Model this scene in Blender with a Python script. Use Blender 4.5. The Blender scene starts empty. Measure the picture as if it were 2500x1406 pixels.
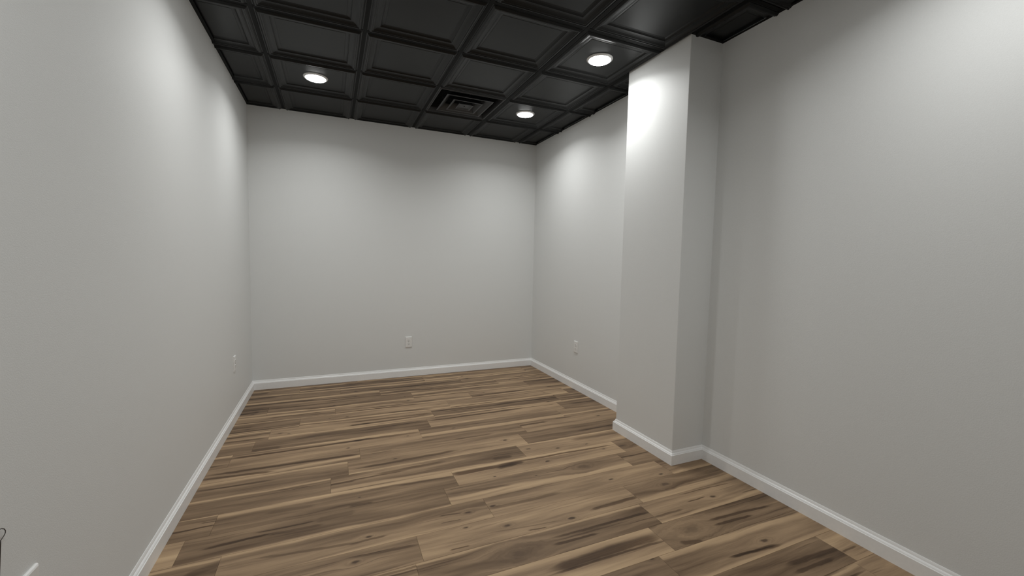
import bpy, bmesh, math, random
from mathutils import Matrix, Vector
random.seed(7)
C = bpy.context.scene.collection

# ------------------------------------------------------------------ camera
FPX = 1018.73                       # focal length in pixels of a 2500 px wide frame
PITCH, YAW, ROLL = -0.0673, 0.4090, 0.0202
cam_d = bpy.data.cameras.new('camera'); cam = bpy.data.objects.new('camera', cam_d); C.objects.link(cam)
cam_d.sensor_width = 36.0; cam_d.sensor_fit = 'HORIZONTAL'; cam_d.lens = 36.0 * FPX / 2500.0
cam_d.clip_start = 0.02
fw = Vector((math.sin(YAW)*math.cos(PITCH), math.cos(YAW)*math.cos(PITCH), math.sin(PITCH)))
rt = Vector((math.cos(YAW), -math.sin(YAW), 0)); up = rt.cross(fw)
r2 = rt*math.cos(ROLL) + up*math.sin(ROLL); u2 = up*math.cos(ROLL) - rt*math.sin(ROLL)
m = Matrix((r2, u2, -fw)).transposed().to_4x4(); m.translation = (0.7093, -4.6232, 1.3066)
cam.matrix_world = m
bpy.context.scene.camera = cam

# ------------------------------------------------------------------ world, exposure
w = bpy.data.worlds.new('world'); bpy.context.scene.world = w; w.use_nodes = True
w.node_tree.nodes['Background'].inputs[0].default_value = (0.02, 0.02, 0.02, 1)
w.node_tree.nodes['Background'].inputs[1].default_value = 0.0
vs = bpy.context.scene.view_settings
vs.view_transform = 'Standard'; vs.look = 'None'; vs.gamma = 1.0; vs.use_curve_mapping = False
vs.exposure = -0.03
LAMP = 34.0 # emission of each downlight lens
LAMP_COL = (0.99, 1.0, 0.985)
BEAM_W, BEAM_SPREAD = 6.2, 147.0   # watts and spread (degrees) of each downlight's beam

# ------------------------------------------------------------------ room measures (metres; far wall at y = 0)
W, H, D = 2.995, 2.698, -5.05
T = 0.6096
GX = [0.302 + i*T for i in range(5)]          # tee lines running away from the camera
GY = [-0.571 - i*T for i in range(9)]         # tee lines running across
PX, PY0, PY1 = W-0.2645, -2.0434, -2.6268     # pillar: face x, far y, near y
BH, BT = 0.090, 0.0165                        # baseboard height, thickness

# ------------------------------------------------------------------ materials
def newmat(name):
    mt = bpy.data.materials.new(name); mt.use_nodes = True
    nt = mt.node_tree; b = nt.nodes['Principled BSDF']
    return mt, nt, b
def plain(name, col, rough=0.5, spec=0.5, bump=None, metallic=0.0):
    mt, nt, b = newmat(name)
    b.inputs['Base Color'].default_value = (*col, 1); b.inputs['Roughness'].default_value = rough
    b.inputs['Specular IOR Level'].default_value = spec; b.inputs['Metallic'].default_value = metallic
    tc = nt.nodes.new('ShaderNodeTexCoord')
    n = nt.nodes.new('ShaderNodeTexNoise'); n.inputs['Scale'].default_value = bump[0] if bump else 40; n.inputs['Detail'].default_value = 4
    nt.links.new(tc.outputs['Object'], n.inputs['Vector'])
    mx = nt.nodes.new('ShaderNodeMix'); mx.data_type = 'RGBA'
    mx.inputs[6].default_value = (*[c*0.96 for c in col], 1); mx.inputs[7].default_value = (*[min(1, c*1.04) for c in col], 1)
    nt.links.new(n.outputs['Fac'], mx.inputs[0]); nt.links.new(mx.outputs[2], b.inputs['Base Color'])
    if bump:
        bp = nt.nodes.new('ShaderNodeBump'); bp.inputs['Strength'].default_value = bump[1]; bp.inputs['Distance'].default_value = bump[2]
        nt.links.new(n.outputs['Fac'], bp.inputs['Height']); nt.links.new(bp.outputs['Normal'], b.inputs['Normal'])
    return mt
M = {}
M['wall'] = plain('grey_wall_paint', (0.752, 0.760, 0.752), 0.55, 0.3, (260, 0.25, 0.0015))
M['trim'] = plain('white_trim_paint', (0.90, 0.90, 0.895), 0.32, 0.5, (60, 0.05, 0.001))
M['tile'] = plain('black_coffered_tile', (0.0085, 0.0092, 0.0094), 0.32, 0.20, (90, 0.06, 0.001))
M['tee'] = plain('black_ceiling_tee', (0.0040, 0.0040, 0.0040), 0.5, 0.08)
M['deck'] = plain('dark_plenum', (0.01, 0.01, 0.01), 0.9, 0.1)
M['vent'] = plain('black_vent_metal', (0.034, 0.034, 0.035), 0.40, 0.4)
M['plate'] = plain('white_outlet_plastic', (0.82, 0.815, 0.80), 0.35, 0.5)
M['slot'] = plain('dark_outlet_slot', (0.03, 0.028, 0.025), 0.7, 0.2)
M['screw'] = plain('outlet_screw', (0.25, 0.24, 0.22), 0.45, 0.5)
M['wire'] = plain('dark_wire', (0.045, 0.038, 0.032), 0.5, 0.4)
M['subfloor'] = plain('subfloor', (0.05, 0.035, 0.025), 0.9, 0.1)
M['ring'] = plain('white_trim_ring', (0.75, 0.75, 0.74), 0.4, 0.5)
mt, nt, b = newmat('lit_lens')
b.inputs['Base Color'].default_value = (0.9, 0.9, 0.9, 1)
b.inputs['Emission Color'].default_value = (*LAMP_COL, 1); b.inputs['Emission Strength'].default_value = LAMP
M['lens'] = mt

def wood_material():
    mt, nt, b = newmat('rustic_plank_wood')
    N = nt.nodes.new; L = nt.links.new
    def attr(n):
        a = N('ShaderNodeAttribute'); a.attribute_type = 'OBJECT'; a.attribute_name = n
        s = N('ShaderNodeSeparateXYZ'); L(a.outputs['Vector'], s.inputs[0]); return s.outputs
    def math_(op, a, b_=None, c=None, clamp=False):
        n = N('ShaderNodeMath'); n.operation = op; n.use_clamp = clamp
        for i, v in enumerate((a, b_, c)):
            if v is None: continue
            if isinstance(v, (int, float)): n.inputs[i].default_value = v
            else: L(v, n.inputs[i])
        return n.outputs[0]
    def smooth(v, e0, e1):
        n = N('ShaderNodeMapRange'); n.interpolation_type = 'SMOOTHSTEP'
        L(v, n.inputs[0])
        for i, e in ((1, e0), (2, e1)):
            if isinstance(e, (int, float)): n.inputs[i].default_value = e
            else: L(e, n.inputs[i])
        n.inputs[3].default_value = 0; n.inputs[4].default_value = 1
        return n.outputs[0]
    tc = N('ShaderNodeTexCoord'); sx = N('ShaderNodeSeparateXYZ'); L(tc.outputs['Object'], sx.inputs[0])
    x, y = sx.outputs[0], sx.outputs[1]
    info = attr('grain'); seed, tone = info[0], info[1]
    def noise(kx, ky, detail, off, rough=0.55, dist=0.0):
        cx = N('ShaderNodeCombineXYZ'); L(math_('MULTIPLY', x, kx), cx.inputs[0]); L(math_('MULTIPLY', y, ky), cx.inputs[1])
        n = N('ShaderNodeTexNoise'); n.noise_dimensions = '4D'; n.inputs['Scale'].default_value = 1; n.inputs['Detail'].default_value = detail
        n.inputs['Roughness'].default_value = rough; n.inputs['Distortion'].default_value = dist
        L(cx.outputs[0], n.inputs['Vector']); L(math_('ADD', math_('MULTIPLY', seed, 37.0), off), n.inputs['W'])
        return n.outputs['Fac']
    def cen(v, k): return math_('MULTIPLY', math_('SUBTRACT', v, 0.5), k)
    warp = math_('ADD', cen(noise(2.2, 5, 2, 1.3), 0.045), cen(noise(9, 22, 2, 5.1), 0.010))
    # knots bend the grain round them
    knots = [attr('knot_%d' % i) for i in range(3)]
    ringsum = None; dark = None
    yw = math_('ADD', y, warp)
    kd = []; ragged = cen(noise(22, 50, 2, 9.7), 1.5)
    for k in knots:
        dx = math_('MULTIPLY', math_('SUBTRACT', x, k[0]), 0.45); dy = math_('SUBTRACT', y, k[1])
        d = math_('SQRT', math_('ADD', math_('MULTIPLY', dx, dx), math_('MULTIPLY', dy, dy)))
        d = math_('ADD', d, math_('MULTIPLY', ragged, k[2]))
        d = math_('DIVIDE', d, math_('MAXIMUM', k[2], 0.0001))       # 1 = knot radius
        kd.append(d)
        push = math_('MULTIPLY', math_('MULTIPLY', dy, 1.2), math_('SUBTRACT', 1.0, smooth(d, 0.5, 4.0)))
        yw = math_('SUBTRACT', yw, push)
    def noise_w(kx, ky, detail, off, rough=0.6):
        cx = N('ShaderNodeCombineXYZ'); L(math_('MULTIPLY', x, kx), cx.inputs[0]); L(math_('MULTIPLY', yw, ky), cx.inputs[1])
        n = N('ShaderNodeTexNoise'); n.noise_dimensions = '4D'; n.inputs['Scale'].default_value = 1; n.inputs['Detail'].default_value = detail
        n.inputs['Roughness'].default_value = rough
        L(cx.outputs[0], n.inputs['Vector']); L(math_('ADD', math_('MULTIPLY', seed, 37.0), off), n.inputs['W'])
        return n.outputs['Fac']
    broad = noise_w(1.1, 13, 2, 0.0)
    mid = noise_w(2.6, 48, 3, 3.0)
    fine = noise_w(9, 210, 2, 7.0, 0.7)
    t = math_('ADD', tone, cen(broad, 0.95))
    t = math_('ADD', t, cen(mid, 0.42))
    t = math_('ADD', t, cen(fine, 0.16))
    # pale sapwood bands
    for nm in ('sap_0', 'sap_1'):
        s = attr(nm)
        c = math_('ADD', s[0], math_('MULTIPLY', x, s[2]))
        d = math_('ABSOLUTE', math_('SUBTRACT', yw, c))
        v = math_('SUBTRACT', 1.0, smooth(d, math_('MULTIPLY', s[1], 0.30), math_('ADD', math_('MULTIPLY', s[1], 1.45), 0.0002)))
        v = math_('MULTIPLY', v, smooth(s[1], 0.0001, 0.001))
        t = math_('ADD', math_('MULTIPLY', t, math_('SUBTRACT', 1.0, math_('MULTIPLY', v, 0.80))), math_('MULTIPLY', v, math_('ADD', 0.63, cen(mid, 0.35))))
    lines = smooth(noise_w(1.5, 75, 2, 15.0), 0.58, 0.72)
    t = math_('SUBTRACT', t, math_('MULTIPLY', lines, 0.20))
    cr = N('ShaderNodeValToRGB'); L(t, cr.inputs[0])
    e = cr.color_ramp.elements
    stops = [(0.0, (0.055, 0.032, 0.018)), (0.22, (0.128, 0.080, 0.046)), (0.42, (0.235, 0.156, 0.093)), (0.62, (0.375, 0.256, 0.153)), (0.82, (0.53, 0.372, 0.222)), (1.0, (0.62, 0.455, 0.28))]
    while len(e) < len(stops): e.new(0.5)
    for el, (p_, c_) in zip(e, stops): el.position = p_; el.color = (*c_, 1)
    col = cr.outputs[0]
    def mix(fac, a, c, mode='MIX'):
        n = N('ShaderNodeMix'); n.data_type = 'RGBA'; n.blend_type = mode; L(fac, n.inputs[0]); L(a, n.inputs[6]); n.inputs[7].default_value = (*c, 1); return n.outputs[2]
    # dark mineral streaks: centre line (offset, slope), half width, extent along the plank
    brk = noise_w(7, 30, 2, 11.0)
    wander = math_('ADD', cen(noise(3.5, 3, 2, 20.0), 0.020), cen(noise(14, 10, 2, 26.0), 0.010))
    for i in range(4):
        s = attr('streak_%d' % i); q = attr('reach_%d' % i)
        c = math_('ADD', s[0], math_('MULTIPLY', math_('SUBTRACT', x, q[0]), s[2]))
        c = math_('ADD', c, wander)
        d = math_('SUBTRACT', y, c)
        ax = math_('DIVIDE', math_('ABSOLUTE', math_('SUBTRACT', x, q[0])), math_('MAXIMUM', q[1], 0.001))
        taper = math_('SUBTRACT', 1.0, smooth(ax, 0.62, 1.0))
        wd = math_('MULTIPLY', math_('MULTIPLY', s[1], math_('ADD', 0.35, math_('MULTIPLY', taper, 0.75))), math_('ADD', 0.45, math_('MULTIPLY', brk, 1.1)))
        wd = math_('ADD', wd, 0.0002)
        v = math_('SUBTRACT', 1.0, smooth(math_('ABSOLUTE', d), math_('MULTIPLY', wd, 0.55), math_('MULTIPLY', wd, 1.2)))
        v = math_('MULTIPLY', math_('MULTIPLY', v, q[2]), math_('MULTIPLY', taper, math_('ADD', 0.10, math_('ADD', math_('MULTIPLY', mid, 1.0), math_('MULTIPLY', fine, 0.8)))), clamp=True)
        v = math_('MULTIPLY', v, smooth(s[1], 0.0001, 0.001))
        col = mix(v, col, (0.30, 0.255, 0.225), 'MULTIPLY')
    for k, d in zip(knots, kd):
        ring = math_('ADD', 0.5, math_('MULTIPLY', math_('SINE', math_('MULTIPLY', d, 9.0)), 0.5))
        ring = math_('MULTIPLY', math_('MULTIPLY', ring, math_('SUBTRACT', 1.0, smooth(d, 0.9, 2.2))), 0.22)
        core = math_('MULTIPLY', math_('SUBTRACT', 1.0, smooth(d, 0.30, 1.1)), math_('SUBTRACT', 0.88, math_('MULTIPLY', smooth(k[2], 0.010, 0.026), 0.45)))
        v = math_('MULTIPLY', math_('MAXIMUM', ring, core), smooth(k[2], 0.0005, 0.002))
        col = mix(v, col, (0.052, 0.030, 0.019))
    L(col, b.inputs['Base Color'])
    b.inputs['Roughness'].default_value = 0.5
    b.inputs['Specular IOR Level'].default_value = 0.25
    bp = N('ShaderNodeBump'); bp.inputs['Strength'].default_value = 0.12; bp.inputs['Distance'].default_value = 0.001
    L(fine, bp.inputs['Height']); L(bp.outputs['Normal'], b.inputs['Normal'])
    return mt
M['wood'] = wood_material()

# ------------------------------------------------------------------ helpers
def obj(name, bm, mat, parent=None, loc=(0, 0, 0), smooth=False):
    me = bpy.data.meshes.new(name); bmesh.ops.recalc_face_normals(bm, faces=bm.faces[:]); bm.to_mesh(me); bm.free()
    if smooth:
        for f in me.polygons: f.use_smooth = True
    me.materials.append(M[mat])
    o = bpy.data.objects.new(name, me); C.objects.link(o); o.location = loc
    if parent: o.parent = parent
    return o
def box(bm, x0, x1, y0, y1, z0, z1):
    v = [bm.verts.new((x, y, z)) for x in (x0, x1) for y in (y0, y1) for z in (z0, z1)]
    for f in ((0, 1, 3, 2), (4, 6, 7, 5), (0, 4, 5, 1), (2, 3, 7, 6), (0, 2, 6, 4), (1, 5, 7, 3)):
        bm.faces.new([v[i] for i in f])
    return v
def bevel(bm, w_, seg=2):
    bmesh.ops.bevel(bm, geom=bm.edges[:], offset=w_, segments=seg, affect='EDGES', profile=0.5)
def struct(o, label=None):
    o['kind'] = 'structure'
    if label: o['label'] = label
    return o
def tag(o, label, cat, group=None):
    o['label'] = label; o['category'] = cat
    if group: o['group'] = group
    return o
def empty(name, loc=(0, 0, 0), rz=0.0):
    o = bpy.data.objects.new(name, None); C.objects.link(o); o.location = loc; o.rotation_euler = (0, 0, rz); o.empty_display_size = 0.05
    return o
def lathe(bm, prof, seg=48):
    rings = []
    for r, z in prof:
        if r < 1e-6: rings.append([bm.verts.new((0, 0, z))])
        else: rings.append([bm.verts.new((r*math.cos(2*math.pi*i/seg), r*math.sin(2*math.pi*i/seg), z)) for i in range(seg)])
    for a, c in zip(rings, rings[1:]):
        for i in range(seg):
            j = (i+1) % seg
            q = [a[i % len(a)], a[j % len(a)], c[j % len(c)], c[i % len(c)]]
            q = list(dict.fromkeys(q))
            if len(q) > 2: bm.faces.new(q)

# ------------------------------------------------------------------ walls
TH = 0.12
ZT = H + 0.22
def wallbox(name, *a, label=None):
    bm = bmesh.new(); box(bm, *a); return struct(obj(name, bm, 'wall'), label)
wallbox('wall_left', -TH, 0, D-TH, TH, -0.03, ZT, label='plain light grey painted wall on the left')
wallbox('wall_right', W, W+TH, D-TH, TH, -0.03, ZT, label='light grey painted wall on the right with the projecting pillar')
wallbox('wall_far', 0, W, 0, TH, -0.03, ZT, label='light grey painted far wall with one outlet')
wallbox('wall_near', 0, W, D-TH, D, -0.03, ZT, label='grey wall behind the viewer')
bm = bmesh.new(); v = box(bm, PX, W, PY1, PY0, -0.001, ZT)
ve = [e for e in bm.edges if abs(e.verts[0].co.z-e.verts[1].co.z) > 1 and e.verts[0].co.x < W-0.01]
bmesh.ops.bevel(bm, geom=ve, offset=0.004, segments=3, affect='EDGES', profile=0.5)
struct(obj('wall_pillar', bm, 'wall'), 'square grey boxed pillar projecting from the right wall')

# ------------------------------------------------------------------ baseboards: profile swept along a path with mitred corners
PROF = [(0, 0), (BT, 0), (BT, 0.064), (BT-0.0012, 0.0655), (BT-0.0030, 0.0662), (BT-0.0036, 0.0682), (BT-0.0052, 0.0716), (BT-0.0078, 0.0746), (BT-0.0106, 0.0768), (BT-0.0110, 0.0790), (BT-0.0122, 0.0840), (BT-0.0136, 0.0875), (BT-0.0146, BH), (0, BH)]
def baseboard(name, pts, label):
    # pts: wall line points in order, room on the left of the direction of travel
    bm = bmesh.new(); rings = []
    n = len(pts)
    for i, p in enumerate(pts):
        p = Vector(p)
        dirs = []
        if i > 0: dirs.append((p-Vector(pts[i-1])).normalized())
        if i < n-1: dirs.append((Vector(pts[i+1])-p).normalized())
        nrm = [Vector((-d.y, d.x)) for d in dirs]
        off = nrm[0] if len(nrm) == 1 else (nrm[0]+nrm[1]) / (1+nrm[0].dot(nrm[1]))
        rings.append([bm.verts.new((p.x+off.x*o_, p.y+off.y*o_, z_)) for o_, z_ in PROF])
    k = len(PROF)
    for a, c in zip(rings, rings[1:]):
        for i in range(k):
            bm.faces.new((a[i], a[(i+1) % k], c[(i+1) % k], c[i]))
    bm.faces.new(rings[0]); bm.faces.new(rings[-1][::-1])
    return struct(obj(name, bm, 'trim'), label)
# each length runs wall by wall; corners meet in mitres
def run(name, a, c, da, dc, label):
    """straight length from a to c; da/dc = +1 inside mitre, -1 outside mitre, 0 square end"""
    bm = bmesh.new(); a = Vector(a); c = Vector(c); d = (c-a).normalized(); nr = Vector((-d.y, d.x))
    R = []
    for p, s in ((a, da), (c, -dc)):
        R.append([bm.verts.new((p.x+nr.x*o_+d.x*s*o_, p.y+nr.y*o_+d.y*s*o_, z_)) for o_, z_ in PROF])
    k = len(PROF)
    for i in range(k): bm.faces.new((R[0][i], R[0][(i+1) % k], R[1][(i+1) % k], R[1][i]))
    bm.faces.new(R[0]); bm.faces.new(R[1][::-1])
    return struct(obj(name, bm, 'trim'), label)
run('baseboard_left', (0, 0), (0, D), 1, 1, 'white baseboard along the left wall')
run('baseboard_near', (0, D), (W, D), 1, 1, 'white baseboard behind the viewer')
run('baseboard_right_near', (W, D), (W, PY1), 1, 1, 'white baseboard along the right wall on the near side of the pillar')
run('baseboard_pillar_near', (W, PY1), (PX, PY1), 1, -1, 'short white baseboard on the near side of the pillar')
run('baseboard_pillar_front', (PX, PY1), (PX, PY0), -1, -1, 'white baseboard along the face of the pillar')
run('baseboard_pillar_far', (PX, PY0), (W, PY0), -1, 1, 'short white baseboard on the far side of the pillar')
run('baseboard_right_far', (W, PY0), (W, 0), 1, 1, 'white baseboard along the right wall beyond the pillar')
run('baseboard_far', (W, 0), (0, 0), 1, 1, 'white baseboard along the far wall')

# ------------------------------------------------------------------ floor of single planks
bm = bmesh.new(); box(bm, 0, W, D, 0, -0.03, -0.008)
floor = struct(obj('floor', bm, 'subfloor'), 'wood look plank floor with tan and grey-brown streaks')
RW, PL = 0.1775, 1.197
ROW0 = -0.0655                      # first seam
JOINT = {  # one joint per row, metres from the left wall; rows counted from the far wall
    0: 0.95, 1: 0.42, 2: 0.78, 3: 1.13, 4: 0.21, 5: 0.729, 6: 0.472, 7: 0.286, 8: 0.212, 9: 0.111, 10: 0.873, 11: 0.794, 12: 0.696,
    13: 0.178, 14: 0.088, 15: 0.262, 16: 1.065, 17: 1.030, 18: 0.940, 19: 0.843, 20: 0.456, 21: 0.430, 22: 0.90, 23: 0.30, 24: 0.75, 25: 0.15, 26: 0.6, 27: 1.0, 28: 0.35, 29: 0.8, 30: 0.55, 31: 0.2}
FEAT = {}   # (row, plank) -> overrides read from the photograph, filled below
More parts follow.
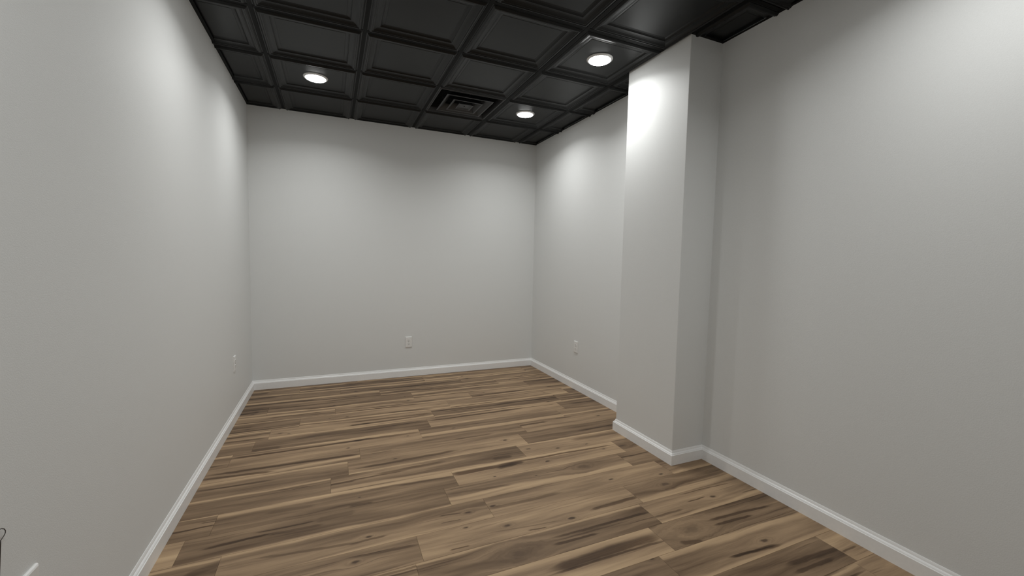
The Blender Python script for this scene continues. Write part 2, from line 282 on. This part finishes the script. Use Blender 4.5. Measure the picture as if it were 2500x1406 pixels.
#FEATBEGIN
FEAT = {   # sap: offset, half width, slope; streak: offset, half width, slope, centre, reach, strength; knot: x, y, radius
    (1, 0): {'sap': [], 'streak': [(-0.0035, 0.02, 0.1265, 0.254, 0.095, 0.8)], 'knot': []},
    (2, 0): {'sap': [(0.0803, 0.01, -0.06)], 'streak': [], 'knot': []},
    (3, 0): {'sap': [(0.0707, 0.01, 0.0119)], 'streak': [(0.0123, 0.015, -0.0262, -0.244, 0.352, 0.8)], 'knot': []},
    (3, 1): {'sap': [(-0.0549, 0.012, -0.0047)], 'streak': [], 'knot': []},
    (4, 0): {'sap': [], 'streak': [(-0.0077, 0.02, 0.1635, 0.461, 0.089, 0.75)], 'knot': []},
    (4, 1): {'sap': [(-0.0845, 0.015, -0.0429)], 'streak': [], 'knot': [(0.524, -0.0019, 0.006)]},
    (4, 2): {'sap': [(-0.0524, 0.01, -0.0293)], 'streak': [], 'knot': []},
    (5, 0): {'tone': 0.46, 'sap': [(-0.0649, 0.008, -0.0259)], 'streak': [(-0.0236, 0.01, -0.0967, 0.434, 0.214, 0.6)], 'knot': []},
    (5, 1): {'tone': 0.50, 'sap': [(-0.0959, 0.008, -0.0259)], 'streak': [(-0.004, 0.009, -0.1056, 0.062, 0.22, 0.7), (-0.0306, 0.01, -0.0275, -0.194, 0.162, 0.75)], 'knot': []},
    (6, 0): {'tone': 0.38, 'sap': [], 'streak': [(0.0256, 0.01, 0.0746, 0.202, 0.089, 0.6)], 'knot': []},
    (6, 1): {'tone': 0.52, 'sap': [], 'streak': [(-0.0371, 0.01, -0.1186, 0.256, 0.204, 0.75)], 'knot': [(-0.386, 0.0114, 0.007)]},
    (7, 0): {'tone': 0.52, 'sap': [(0.0654, 0.01, 0.0227)], 'streak': [(0.0339, 0.005, -0.0018, 0.458, 0.187, 0.8)], 'knot': []},
    (7, 1): {'tone': 0.56, 'sap': [(-0.074, 0.01, -0.0387)], 'streak': [(-0.0142, 0.01, 0.0416, 0.268, 0.387, 0.8), (-0.0192, 0.01, -0.0204, 0.023, 0.09, 0.8), (-0.053, 0.005, -0.0577, -0.233, 0.092, 0.7)], 'knot': [(-0.531, 0.0074, 0.01)]},
    (7, 2): {'sap': [(-0.0669, 0.015, -0.0189), (0.0862, 0.01, 0.0044)], 'streak': [(0.0317, 0.01, -0.0287, 0.31, 0.372, 0.95), (0.0357, 0.006, -0.0434, -0.193, 0.472, 0.9)], 'knot': []},
    (7, 3): {'sap': [(-0.0895, 0.015, -0.0189)], 'streak': [(-0.0213, 0.006, -0.051, -0.444, 0.187, 0.8)], 'knot': []},
    (8, 1): {'tone': 0.38, 'sap': [], 'streak': [(0.0412, 0.007, 0.0682, 0.324, 0.29, 0.65), (-0.0687, 0.02, 0.0131, -0.517, 0.107, 0.6)], 'knot': []},
    (8, 2): {'tone': 0.58, 'sap': [], 'streak': [(0.041, 0.012, -0.0045, -0.207, 0.495, 0.95), (0.0455, 0.006, -0.0403, 0.302, 0.349, 0.9)], 'knot': []},
    (8, 3): {'tone': 0.38},
    (9, 0): {'tone': 0.40},
    (9, 1): {'tone': 0.56, 'sap': [(0.0694, 0.015, -0.0504), (0.0847, 0.01, -0.0304)], 'streak': [(0.0339, 0.012, 0.0141, -0.18, 0.531, 0.95), (0.0317, 0.015, -0.0102, 0.361, 0.307, 0.8)], 'knot': [(0.095, -0.0673, 0.008), (0.505, -0.013, 0.007)]},
    (9, 2): {'tone': 0.40, 'sap': [(-0.0577, 0.015, -0.0143), (-0.0351, 0.015, -0.0032)], 'streak': [], 'knot': [(-0.34, 0.0123, 0.009)]},
    (9, 3): {'sap': [(-0.0388, 0.015, -0.0032)], 'streak': [(0.067, 0.008, -0.0933, -0.323, 0.25, 0.6)], 'knot': []},
    (10, 0): {'tone': 0.54, 'sap': [(-0.0693, 0.02, 0.0521)], 'streak': [(0.0036, 0.014, -0.027, 0.189, 0.51, 0.95), (-0.0434, 0.013, -0.0861, -0.09, 0.232, 0.9)], 'knot': []},
    (10, 1): {'tone': 0.44, 'sap': [], 'streak': [(-0.0158, 0.009, 0.0006, 0.19, 0.179, 0.6), (-0.0331, 0.004, 0.0055, -0.459, 0.082, 0.6)], 'knot': []},
    (10, 2): {'tone': 0.50, 'sap': [], 'streak': [(0.0475, 0.014, 0.0088, -0.491, 0.149, 0.75), (0.0722, 0.006, -0.0984, -0.192, 0.089, 0.8)], 'knot': [(0.111, 0.0092, 0.008)]},
    (11, 0): {'tone': 0.40, 'sap': [(0.0762, 0.02, 0.0062)], 'streak': [(0.0127, 0.008, -0.0263, 0.0, 0.235, 0.7)], 'knot': []},
    (11, 1): {'tone': 0.50, 'sap': [(-0.0815, 0.012, 0.0151)], 'streak': [(-0.0198, 0.014, 0.0332, -0.215, 0.38, 0.75)], 'knot': [(0.465, 0.0217, 0.01), (0.466, 0.0224, 0.009), (-0.313, 0.0168, 0.008)]},
    (11, 2): {'tone': 0.36, 'sap': [], 'streak': [(-0.0209, 0.009, 0.0331, 0.041, 0.213, 0.7)], 'knot': []},
    (12, 0): {'tone': 0.40, 'sap': [(0.0719, 0.008, -0.0084)], 'streak': [(0.04, 0.004, -0.0441, 0.403, 0.104, 0.6)], 'knot': []},
    (12, 1): {'tone': 0.42, 'sap': [(-0.0828, 0.02, -0.0435)], 'streak': [(0.0362, 0.013, 0.034, -0.139, 0.254, 0.65), (0.0149, 0.006, -0.0022, -0.338, 0.196, 0.8), (-0.0407, 0.016, -0.0438, 0.443, 0.079, 0.65), (0.0064, 0.008, -0.013, -0.541, 0.086, 0.8)], 'knot': []},
    (12, 2): {'tone': 0.56, 'sap': [(0.0787, 0.01, -0.009)], 'streak': [(0.0309, 0.02, 0.0003, 0.034, 0.252, 0.5)], 'knot': [(-0.538, 0.0124, 0.01), (-0.34, -0.0472, 0.008), (-0.113, -0.0655, 0.007)]},
    (13, 0): {'tone': 0.42, 'sap': [(0.1022, 0.006, -0.031)], 'streak': [(-0.0044, 0.006, 0.0296, 0.513, 0.114, 0.9), (0.0321, 0.003, -0.0835, 0.576, 0.042, 0.8)], 'knot': []},
    (13, 1): {'tone': 0.36, 'sap': [(0.0729, 0.02, 0.0172), (0.0842, 0.018, -0.06)], 'streak': [(0.0294, 0.009, -0.0373, 0.438, 0.196, 0.55), (0.0054, 0.014, -0.0287, -0.268, 0.131, 0.4), (-0.0844, 0.014, -0.0382, 0.068, 0.071, 0.6)], 'knot': [(0.064, -0.0076, 0.006)]},
    (13, 2): {'tone': 0.58, 'sap': [(0.0739, 0.015, -0.0062), (0.0652, 0.02, -0.0435)], 'streak': [(0.0377, 0.02, -0.0322, -0.387, 0.267, 0.95), (0.0447, 0.009, -0.0231, 0.139, 0.544, 0.95), (0.0253, 0.016, 0.0958, -0.222, 0.114, 0.8)], 'knot': [(0.019, -0.0142, 0.01), (0.475, 0.0033, 0.007), (-0.369, -0.0703, 0.006)]},
    (13, 3): {'tone': 0.46, 'sap': [], 'streak': [], 'knot': [(-0.567, -0.0034, 0.018)]},
    (14, 0): {'tone': 0.70},
    (14, 1): {'tone': 0.36, 'sap': [(-0.0905, 0.018, 0.0077)], 'streak': [(-0.0034, 0.008, 0.0579, -0.382, 0.157, 0.9), (-0.0061, 0.01, -0.0545, -0.146, 0.145, 0.6), (0.036, 0.02, 0.0806, 0.034, 0.109, 0.4), (0.0324, 0.005, -0.0185, -0.188, 0.151, 0.85)], 'knot': []},
    (14, 2): {'tone': 0.44, 'sap': [(-0.0666, 0.02, -0.004), (-0.049, 0.02, -0.0456)], 'streak': [(0.004, 0.011, -0.0852, -0.412, 0.225, 0.5)], 'knot': [(0.291, 0.02, 0.022), (-0.041, 0.0252, 0.006)]},
    (14, 3): {'tone': 0.46, 'sap': [], 'streak': [(0.0299, 0.007, -0.0041, -0.482, 0.156, 0.85)], 'knot': []},
    (15, 0): {'sap': [(0.0626, 0.01, 0.0224)], 'streak': [(0.023, 0.02, 0.2569, 0.546, 0.071, 0.45)], 'knot': []},
    (15, 1): {'tone': 0.44, 'sap': [(-0.0893, 0.016, 0.0359), (0.0894, 0.01, 0.0224)], 'streak': [(-0.0081, 0.008, -0.119, -0.255, 0.24, 0.55), (-0.0323, 0.007, 0.0464, -0.006, 0.1, 0.65), (0.0152, 0.004, -0.1273, 0.398, 0.067, 0.8), (-0.0401, 0.003, -0.0638, 0.388, 0.061, 0.7)], 'knot': [(0.483, 0.0004, 0.012), (-0.002, -0.0099, 0.01)]},
    (15, 2): {'tone': 0.50, 'sap': [], 'streak': [(-0.0123, 0.013, -0.0016, -0.388, 0.259, 0.6)], 'knot': [(-0.572, 0.0062, 0.01), (0.192, 0.0018, 0.01), (0.519, -0.0607, 0.01)]},
    (15, 3): {'tone': 0.38},
    (16, 0): {'tone': 0.46, 'sap': [], 'streak': [(0.0411, 0.008, -0.0923, 0.444, 0.174, 0.65)], 'knot': [(0.324, 0.0177, 0.012)]},
    (16, 1): {'tone': 0.56, 'sap': [], 'streak': [(-0.0342, 0.012, 0.0375, 0.451, 0.19, 0.85), (-0.0372, 0.004, -0.1172, -0.081, 0.211, 0.45), (-0.0718, 0.004, -0.1279, -0.041, 0.057, 0.85), (-0.0656, 0.004, -0.0395, -0.43, 0.055, 0.8)], 'knot': [(-0.166, 0.0024, 0.012), (0.16, -0.0613, 0.011), (-0.362, 0.063, 0.008)]},
    (16, 2): {'tone': 0.38, 'sap': [(-0.0473, 0.03, 0.0498)], 'streak': [], 'knot': [(-0.348, 0.0147, 0.018)]},
    (17, 0): {'tone': 0.56},
    (17, 1): {'tone': 0.32, 'sap': [(0.0829, 0.01, -0.01), (0.0879, 0.008, -0.0036)], 'streak': [(0.0142, 0.008, -0.0133, 0.322, 0.347, 0.9), (-0.0212, 0.02, -0.2164, -0.368, 0.276, 0.3), (-0.0306, 0.008, -0.0307, 0.13, 0.141, 0.85)], 'knot': [(-0.155, -0.0183, 0.028)]},
    (17, 2): {'tone': 0.52, 'sap': [(-0.0696, 0.012, 0.0303)], 'streak': [(0.0694, 0.004, -0.0313, -0.128, 0.225, 0.65), (-0.034, 0.007, 0.0015, -0.508, 0.117, 0.7), (0.0055, 0.004, 0.0292, -0.266, 0.078, 0.8), (-0.0403, 0.004, -0.0038, 0.101, 0.074, 0.8)], 'knot': [(-0.152, -0.0071, 0.011)]},
    (18, 1): {'tone': 0.54, 'sap': [(0.0764, 0.02, -0.0162), (-0.0514, 0.03, -0.06)], 'streak': [(0.0199, 0.022, 0.0034, 0.313, 0.349, 0.92), (-0.0101, 0.006, -0.0162, 0.307, 0.359, 0.9)], 'knot': []},
    (18, 2): {'tone': 0.32, 'sap': [], 'streak': [(0.0038, 0.009, -0.0667, -0.055, 0.247, 0.9), (-0.0288, 0.008, -0.0712, -0.145, 0.153, 0.9), (-0.0768, 0.014, -0.2546, -0.479, 0.068, 0.7)], 'knot': [(-0.413, -0.0069, 0.032)]},
    (19, 1): {'tone': 0.34, 'sap': [], 'streak': [], 'knot': [(0.557, 0.0868, 0.007)]},
    (19, 2): {'tone': 0.44, 'sap': [(-0.0798, 0.015, 0.0019), (0.0594, 0.02, -0.0395)], 'streak': [(-0.0507, 0.008, -0.0903, -0.15, 0.178, 0.75), (-0.0456, 0.008, -0.0575, -0.164, 0.16, 0.8)], 'knot': [(-0.049, -0.0179, 0.014)]},
    (20, 2): {'tone': 0.36, 'sap': [], 'streak': [(0.0034, 0.013, -0.0478, 0.448, 0.2, 0.85), (-0.0354, 0.01, -0.0099, 0.39, 0.149, 0.85)], 'knot': []},
    (20, 3): {'tone': 0.64, 'sap': [], 'streak': [(-0.0277, 0.005, -0.0107, -0.544, 0.062, 0.7)], 'knot': []},
    (21, 3): {'tone': 0.56},
}
#FEATEND
def make_plank(row, i, x0, x1, y0, y1, cx):
    a, c = max(x0, 0.0), min(x1, W); ya, yb = max(y0, D), min(y1, 0.0)
    if c-a < 0.004 or yb-ya < 0.003: return
    cy = (y0+y1)/2; bm = bmesh.new(); g = 0.0004
    zt, zb, bv = 0.0, -0.008, 0.0010
    lo = [(a+g, ya+g), (c-g, ya+g), (c-g, yb-g), (a+g, yb-g)]
    hi = [(a+g+bv, ya+g+bv), (c-g-bv, ya+g+bv), (c-g-bv, yb-g-bv), (a+g+bv, yb-g-bv)]
    r = [[bm.verts.new((p[0]-cx, p[1]-cy, z)) for p in q] for q, z in ((lo, zb), (lo, zt-bv*0.5), (hi, zt))]
    for s, t_ in zip(r, r[1:]):
        for k in range(4): bm.faces.new((s[k], s[(k+1) % 4], t_[(k+1) % 4], t_[k]))
    bm.faces.new(r[2]); bm.faces.new(r[0][::-1])
    o = obj('plank', bm, 'wood', floor, (cx, cy, 0))
    rnd = random.Random(row*131+i*17+5)
    f = FEAT.get((row, i), {})
    o['grain'] = (rnd.random()*10, f.get('tone', 0.40+rnd.uniform(-0.10, 0.13)), 0.0)
    saps = f.get('sap'); streaks = f.get('streak'); knots = f.get('knot')
    if saps is None:
        saps = []
        if rnd.random() < 0.75: saps.append((rnd.choice((-1, 1))*rnd.uniform(0.045, 0.085), rnd.uniform(0.010, 0.028), rnd.uniform(-0.02, 0.02)))
    if streaks is None:
        streaks = [(rnd.uniform(-0.075, 0.075), rnd.uniform(0.004, 0.014), rnd.uniform(-0.03, 0.03), rnd.uniform(-0.5, 0.5), rnd.uniform(0.15, 0.5), rnd.uniform(0.5, 0.95)) for _ in range(rnd.choice((1, 2, 2, 3)))]
    if knots is None:
        knots = [(rnd.uniform(-0.55, 0.55), rnd.uniform(-0.06, 0.06), rnd.uniform(0.004, 0.010)) for _ in range(rnd.choice((0, 0, 1, 1, 2)))]
    if row < 8:      # far rows: the streaks run on beyond those picked out one by one
        saps = list(saps) + [(rnd.choice((-1, 1))*rnd.uniform(0.03, 0.085), rnd.uniform(0.008, 0.018), rnd.uniform(-0.03, 0.03))]
        streaks = list(streaks) + [(rnd.uniform(-0.075, 0.075), rnd.uniform(0.006, 0.015), rnd.uniform(-0.04, 0.04), rnd.uniform(-0.5, 0.5), rnd.uniform(0.2, 0.5), rnd.uniform(0.6, 0.95)) for _ in range(2)]
        knots = list(knots) + [(rnd.uniform(-0.55, 0.55), rnd.uniform(-0.06, 0.06), rnd.uniform(0.006, 0.012))]
    for k in range(2): o['sap_%d' % k] = tuple(saps[k]) if k < len(saps) else (0.0, 0.0, 0.0)
    for k in range(4):
        s = streaks[k] if k < len(streaks) else (0.0,)*6
        o['streak_%d' % k] = tuple(float(q) for q in s[:3]); o['reach_%d' % k] = tuple(float(q) for q in s[3:])
    for k in range(3): o['knot_%d' % k] = tuple(knots[k]) if k < len(knots) else (0.0, 5.0, 0.0)
for row in range(32):
    y1 = ROW0 - RW*(row-1) if row else ROW0 + RW
    y1 = ROW0 + RW - RW*row; y0 = y1 - RW
    j = JOINT[row] - PL
    i = 0
    while j < W:
        if j + PL > 0: make_plank(row, i, j, j+PL, y0, y1, j+PL/2)
        j += PL; i += 1

# ------------------------------------------------------------------ ceiling: deck, tees, wall angle, coffered tiles
bm = bmesh.new(); box(bm, 0, W, D, 0, H+0.14, ZT)
ceiling = struct(obj('ceiling', bm, 'deck'), 'black drop ceiling of square coffered tiles in a black grid')
def ceil_box(name, x0, x1, y0, y1, z0, z1, mat='tee', bv=0.0008):
    bm = bmesh.new(); cx, cy = (x0+x1)/2, (y0+y1)/2
    box(bm, x0-cx, x1-cx, y0-cy, y1-cy, z0, z1); bevel(bm, bv, 1)
    return obj(name, bm, mat, ceiling, (cx, cy, 0))
def tee_bar(name, x0, x1, y0, y1, along):
    """inverted T: flange with upright web"""
    bm = bmesh.new(); cx, cy = (x0+x1)/2, (y0+y1)/2
    box(bm, x0-cx, x1-cx, y0-cy, y1-cy, H, H+0.0015)
    if along == 'y': box(bm, -0.001, 0.001, y0-cy, y1-cy, H+0.0015, H+0.035)
    else: box(bm, x0-cx, x1-cx, -0.001, 0.001, H+0.0015, H+0.035)
    return obj(name, bm, 'tee', ceiling, (cx, cy, 0))
FL = 0.012
rows_y = [0.0] + GY[:8] + [D]
rows_y = [0.0] + [g for g in GY if g > D+0.05] + [D]
cols_x = [0.0] + GX + [W]
for gx in GX:
    if gx + FL > PX - 0.02:      # the last runner stops at the pillar and goes on beyond it
        tee_bar('main_runner', gx-FL, gx+FL, PY0+0.002, 0, 'y'); tee_bar('main_runner', gx-FL, gx+FL, D, PY1-0.002, 'y')
    else: tee_bar('main_runner', gx-FL, gx+FL, D, 0, 'y')
for gy in rows_y[1:-1]:
    for a, c in zip(cols_x, cols_x[1:]):
        x0 = a + FL if a > 0 else 0; x1 = c - FL if c < W else W
        if a >= GX[4]-0.01 and PY1 < gy < PY0: continue
        tee_bar('cross_tee', x0+0.0006, x1-0.0006, gy-FL, gy+FL, 'x')
AW = 0.020
ceil_box('wall_angle', 0, AW, D, 0, H-0.0006, H+0.001)
ceil_box('wall_angle', AW, W-AW, -AW, 0, H-0.0006, H+0.001)
ceil_box('wall_angle', W-AW, W, PY0+AW, 0, H-0.0006, H+0.001)
ceil_box('wall_angle', W-AW, W, D, PY1-AW, H-0.0006, H+0.001)
ceil_box('wall_angle', PX, W, PY1-AW, PY1, H-0.0006, H+0.001)
ceil_box('wall_angle', PX, W, PY0, PY0+AW, H-0.0006, H+0.001)
# tile profile: half size from the tile centre, height above the grid face
TP = [(0.2985, 0.0025), (0.2865, 0.0020), (0.2855, -0.0005), (0.2815, -0.0045), (0.2765, -0.0090), (0.2735, -0.0102), (0.2695, -0.0102), (0.2675, -0.0088),
      (0.2665, -0.0066), (0.2640, -0.0060), (0.2615, -0.0066), (0.2590, -0.0060), (0.2545, -0.0030), (0.2470, 0.0010), (0.2370, 0.0040), (0.2270, 0.0052), (0.2225, 0.0052), (0.2210, 0.0062),
      (0.2190, 0.0085), (0.2120, 0.0125), (0.2020, 0.0150), (0.1975, 0.0152), (0.1962, 0.0140), (0.1945, 0.0140)]
_full = {}
def tile_bm(lx0, lx1, ly0, ly1):
    bm = bmesh.new(); rings = []
    for d, z in TP:
        rings.append([bm.verts.new((sx*d, sy*d, z)) for sx, sy in ((-1, -1), (1, -1), (1, 1), (-1, 1))])
    for a, c in zip(rings, rings[1:]):
        for k in range(4): bm.faces.new((a[k], a[(k+1) % 4], c[(k+1) % 4], c[k]))
    bm.faces.new(rings[-1])
    for co, no, on in (((lx0, 0, 0), (-1, 0, 0), lx0 > -0.3), ((lx1, 0, 0), (1, 0, 0), lx1 < 0.3), ((0, ly0, 0), (0, -1, 0), ly0 > -0.3), ((0, ly1, 0), (0, 1, 0), ly1 < 0.3)):
        if on: bmesh.ops.bisect_plane(bm, geom=bm.verts[:]+bm.edges[:]+bm.faces[:], plane_co=co, plane_no=no, clear_outer=True)
    return bm
shared = {}
VENT = (2, 1)     # column, row of the tile replaced by the air diffuser
xs = [GX[0]-T] + GX + [GX[-1]+T]; ys = [GY[0]+T] + GY + [GY[-1]-T]
for ci in range(len(xs)-1):
    for ri in range(len(ys)-1):
        if (ci, ri) == (VENT[0]+1, VENT[1]): continue
        cx, cy = (xs[ci]+xs[ci+1])/2, (ys[ri]+ys[ri+1])/2
        if cy - T/2 < D - T: continue
        x0, x1 = max(cx-0.2985, 0.001), min(cx+0.2985, W-0.001); y0, y1 = max(cy-0.2985, D+0.001), min(cy+0.2985, -0.001)
        if y1 - y0 < 0.03: continue
        if ci == len(xs)-2:       # the narrow last column is notched by the pillar
            if y0 < PY0 < y1: y0 = PY0 + 0.001
            elif y0 < PY1 < y1: y1 = PY1 - 0.001
        key = tuple(round(q, 4) for q in (x0-cx, x1-cx, y0-cy, y1-cy))
        if key in shared:
            o = bpy.data.objects.new('ceiling_tile', shared[key]); C.objects.link(o); o.location = (cx, cy, H); o.parent = ceiling
        else:
            o = obj('ceiling_tile', tile_bm(*key), 'tile', ceiling, (cx, cy, H)); shared[key] = o.data
            for f in o.data.polygons:
                if f.normal.z > 0: pass

# ------------------------------------------------------------------ downlights
def make_downlight():
    root = empty('recessed_downlight')
    bm = bmesh.new(); lathe(bm, [(0.090, 0.014), (0.090, 0.0125), (0.0885, 0.0100), (0.084, 0.0065), (0.079, 0.0042), (0.0765, 0.0036), (0.0745, 0.0045), (0.0740, 0.0060)])
    obj('trim_ring', bm, 'ring', root, smooth=True)
    bm = bmesh.new(); lathe(bm, [(0.0742, 0.0060), (0.0740, 0.0030), (0.0725, 0.0016), (0.066, 0.0002), (0.050, -0.0016), (0.030, -0.0026), (0.014, -0.0030), (0, -0.0031)])
    obj('lens', bm, 'lens', root, smooth=True)
    ld = bpy.data.lights.new('beam', 'AREA'); ld.shape = 'DISK'; ld.size = 0.14; ld.energy = BEAM_W; ld.color = LAMP_COL; ld.spread = math.radians(BEAM_SPREAD)
    lo = bpy.data.objects.new('beam', ld); C.objects.link(lo); lo.parent = root; lo.location = (0, 0, -0.0045)
    return root
def copy_tree(o, parent=None):
    c = o.copy(); C.objects.link(c); c.parent = parent
    for ch in o.children: copy_tree(ch, c)
    return c
xl = ((GX[0]+GX[1])/2, (GX[3]+GX[4])/2)
lamps = [(0, 0, 'lit round downlight in the black ceiling nearest the far left corner'), (1, 0, 'lit round downlight in the black ceiling nearest the far right corner, beside the vent'),
         (1, 2, 'lit round downlight in the black ceiling beside the top of the pillar'), (0, 2, 'lit round downlight cut off by the top edge of the picture'),
         (0, 5, 'lit round downlight out of view overhead on the left'), (1, 5, 'lit round downlight out of view overhead on the right')]
proto = make_downlight()
for k, (ci, ri, lab) in enumerate(lamps):
    o = proto if k == 0 else copy_tree(proto)
    o.location = (xl[ci], (GY[ri]+GY[ri+1])/2, H); tag(o, lab, 'light', 'round downlights in the black ceiling')

# ------------------------------------------------------------------ air diffuser
vent = empty('air_diffuser', ((GX[2]+GX[3])/2, (GY[0]+GY[1])/2, H))
tag(vent, 'square black stepped air vent in the ceiling grid', 'vent')
def sq_ring(bm, prof, close=False):
    rings = [[bm.verts.new((sx*d, sy*d, z)) for sx, sy in ((-1, -1), (1, -1), (1, 1), (-1, 1))] for d, z in prof]
    for a, c in zip(rings, rings[1:]):
        for k in range(4): bm.faces.new((a[k], a[(k+1) % 4], c[(k+1) % 4], c[k]))
    if close: bm.faces.new(rings[-1])
bm = bmesh.new(); sq_ring(bm, [(0.2985, 0.0040), (0.2985, 0.0017), (0.284, 0.0010), (0.282, -0.004), (0.279, -0.006), (0.275, -0.006), (0.273, -0.003), (0.262, 0.030), (0.262, 0.031)])
obj('frame', bm, 'vent', vent)
bm = bmesh.new(); sq_ring(bm, [(0.262, 0.030), (0.225, 0.085), (0.16, 0.115), (0.001, 0.12)], True)
obj('neck', bm, 'deck', vent)
for d, z, hgt, run_ in ((0.209, -0.012, 0.050, 0.065), (0.134, -0.018, 0.048, 0.055)):
    bm = bmesh.new(); sq_ring(bm, [(d, z), (d-0.008, z-0.0015), (d-0.013, z), (d-0.018, z+0.006), (d-run_*0.7, z+hgt*0.6), (d-run_, z+hgt), (d-run_+0.002, z+hgt+0.001), (d-run_*0.6, z+hgt*0.62), (d-0.010, z+0.010), (d, z+0.002), (d, z)])
    obj('cone', bm, 'vent', vent)
bm = bmesh.new(); sq_ring(bm, [(0.030, 0.045), (0.060, -0.008), (0.067, -0.019), (0.067, -0.021), (0.060, -0.022), (0.046, -0.014), (0.036, -0.012)], True)
obj('centre_plate', bm, 'vent', vent)
bm = bmesh.new(); lathe(bm, [(0.006, -0.011), (0.006, -0.0145), (0.004, -0.0160), (0, -0.0162)], 12)
obj('screw', bm, 'tee', vent, smooth=True)
for a in range(4):
    bm = bmesh.new(); ang = a*math.pi/2
    for s in (1,):
        box(bm, 0.045, 0.20, -0.004, 0.004, 0.030, 0.042)
    bmesh.ops.rotate(bm, verts=bm.verts[:], cent=(0, 0, 0), matrix=Matrix.Rotation(ang, 3, 'Z'))
    obj('support_arm', bm, 'vent', vent)

# ------------------------------------------------------------------ outlets; local frame: x right along wall, -y out of the wall, z up
def make_outlet(loc, rz, label, gang=1):
    root = empty('wall_outlet', loc, rz); tag(root, label, 'outlet', 'white outlets on the walls')
    pw, ph, pt = 0.036, 0.0590, 0.0085
    bm = bmesh.new()
    o_, i_ = [(-pw, -ph), (pw, -ph), (pw, ph), (-pw, ph)], 0.0055
    rings = []
    for ins, yy in ((0, 0), (0, -pt*0.35), (0.0018, -pt*0.75), (i_, -pt)):
        rings.append([bm.verts.new((sx*(pw-ins), yy, sz*(ph-ins))) for sx, sz in ((-1, -1), (1, -1), (1, 1), (-1, 1))])
    for a, c in zip(rings, rings[1:]):
        for k in range(4): bm.faces.new((a[k], a[(k+1) % 4], c[(k+1) % 4], c[k]))
    bm.faces.new(rings[-1]); bm.faces.new(rings[0][::-1])
    obj('cover_plate', bm, 'plate', root)
    for s in (-1, 1):
        zc = s*0.0195
        bm = bmesh.new(); n = 24; pts = []
        for k in range(n):
            a = 2*math.pi*k/n; pts.append((0.0172*math.cos(a), max(-0.0135, min(0.0135, 0.0172*math.sin(a)))))
        lo = [bm.verts.new((x_, -pt+0.0003, z_+zc)) for x_, z_ in pts]; hi = [bm.verts.new((x_*0.96, -pt-0.0018, z_*0.96+zc)) for x_, z_ in pts]
        for k in range(n): bm.faces.new((lo[k], lo[(k+1) % n], hi[(k+1) % n], hi[k]))
        bm.faces.new(hi)
        r = obj('receptacle', bm, 'plate', root)
        for sx, hh in ((-0.0063, 0.0045), (0.0063, 0.0037)):
            bm = bmesh.new(); box(bm, sx-0.0011, sx+0.0011, -pt-0.0021, -pt-0.0012, zc+0.001-hh+0.002, zc+0.001+hh+0.002); obj('slot', bm, 'slot', r)
        bm = bmesh.new(); lathe(bm, [(0.0026, 0.0004), (0.0026, 0), (0, 0)], 12)
        bmesh.ops.rotate(bm, verts=bm.verts[:], cent=(0, 0, 0), matrix=Matrix.Rotation(-math.pi/2, 3, 'X'))
        bmesh.ops.translate(bm, verts=bm.verts[:], vec=(0, -pt-0.0021, zc-0.0075)); obj('ground_hole', bm, 'slot', r)
    bm = bmesh.new(); lathe(bm, [(0.0034, 0.0006), (0.0034, -0.0002), (0.0024, -0.0009), (0, -0.0011)], 14)
    bmesh.ops.rotate(bm, verts=bm.verts[:], cent=(0, 0, 0), matrix=Matrix.Rotation(-math.pi/2, 3, 'X'))
    bmesh.ops.translate(bm, verts=bm.verts[:], vec=(0, -pt-0.0004, 0)); obj('screw', bm, 'screw', root)
    return root
make_outlet((1.484, 0, 0.381), 0, 'white duplex outlet low on the far wall')
make_outlet((W, -1.027, 0.434), -math.pi/2, 'white duplex outlet on the right wall beyond the pillar')
make_outlet((0, -0.792, 0.450), math.pi/2, 'white outlet plate seen edge-on on the left wall near the far corner')
make_outlet((0, -3.232, 0.441), math.pi/2, 'white outlet plate at the lower left edge of the picture')

# ------------------------------------------------------------------ thin wire hanging on the left wall at the picture edge
def tube(name, pts, rad, mat, parent=None, cyc=False):
    bm = bmesh.new(); seg = 8; rings = []
    for i, p in enumerate(pts):
        p = Vector(p); q = Vector(pts[min(i+1, len(pts)-1)]); o_ = Vector(pts[max(i-1, 0)])
        d = (q-o_).normalized(); a = d.orthogonal().normalized()
        ref = Vector((1, 0, 0)); a = (ref-d*ref.dot(d)); a = a.normalized() if a.length > 1e-4 else d.orthogonal().normalized(); c = d.cross(a)
        rings.append([bm.verts.new(p + (a*math.cos(2*math.pi*k/seg)+c*math.sin(2*math.pi*k/seg))*rad) for k in range(seg)])
    for a, c in zip(rings, rings[1:]):
        for k in range(seg): bm.faces.new((a[k], a[(k+1) % seg], c[(k+1) % seg], c[k]))
    bm.faces.new(rings[0]); bm.faces.new(rings[-1][::-1])
    return obj(name, bm, mat, parent, smooth=True)
wr = empty('loose_wire', (0, -3.327, 0.632)); tag(wr, 'thin dark wire curling against the left wall at the picture edge', 'wire')
ctrl = [(-0.010, 0.0385), (0.000, 0.0375), (0.009, 0.0345), (0.018, 0.0285), (0.0245, 0.0205), (0.0262, 0.0145), (0.0235, 0.0105), (0.016, 0.0085), (0.007, 0.0075)]
pts = [(0.006+0.002*math.sin(k*0.8), p_[0], p_[1]) for k, p_ in enumerate(ctrl)]
tube('loop', pts, 0.0009, 'wire', wr)
pts = [(0.006, 0.006-0.0008*k, 0.0075-0.006*k) for k in range(22)]
tube('tail', pts, 0.0018, 'wire', wr)
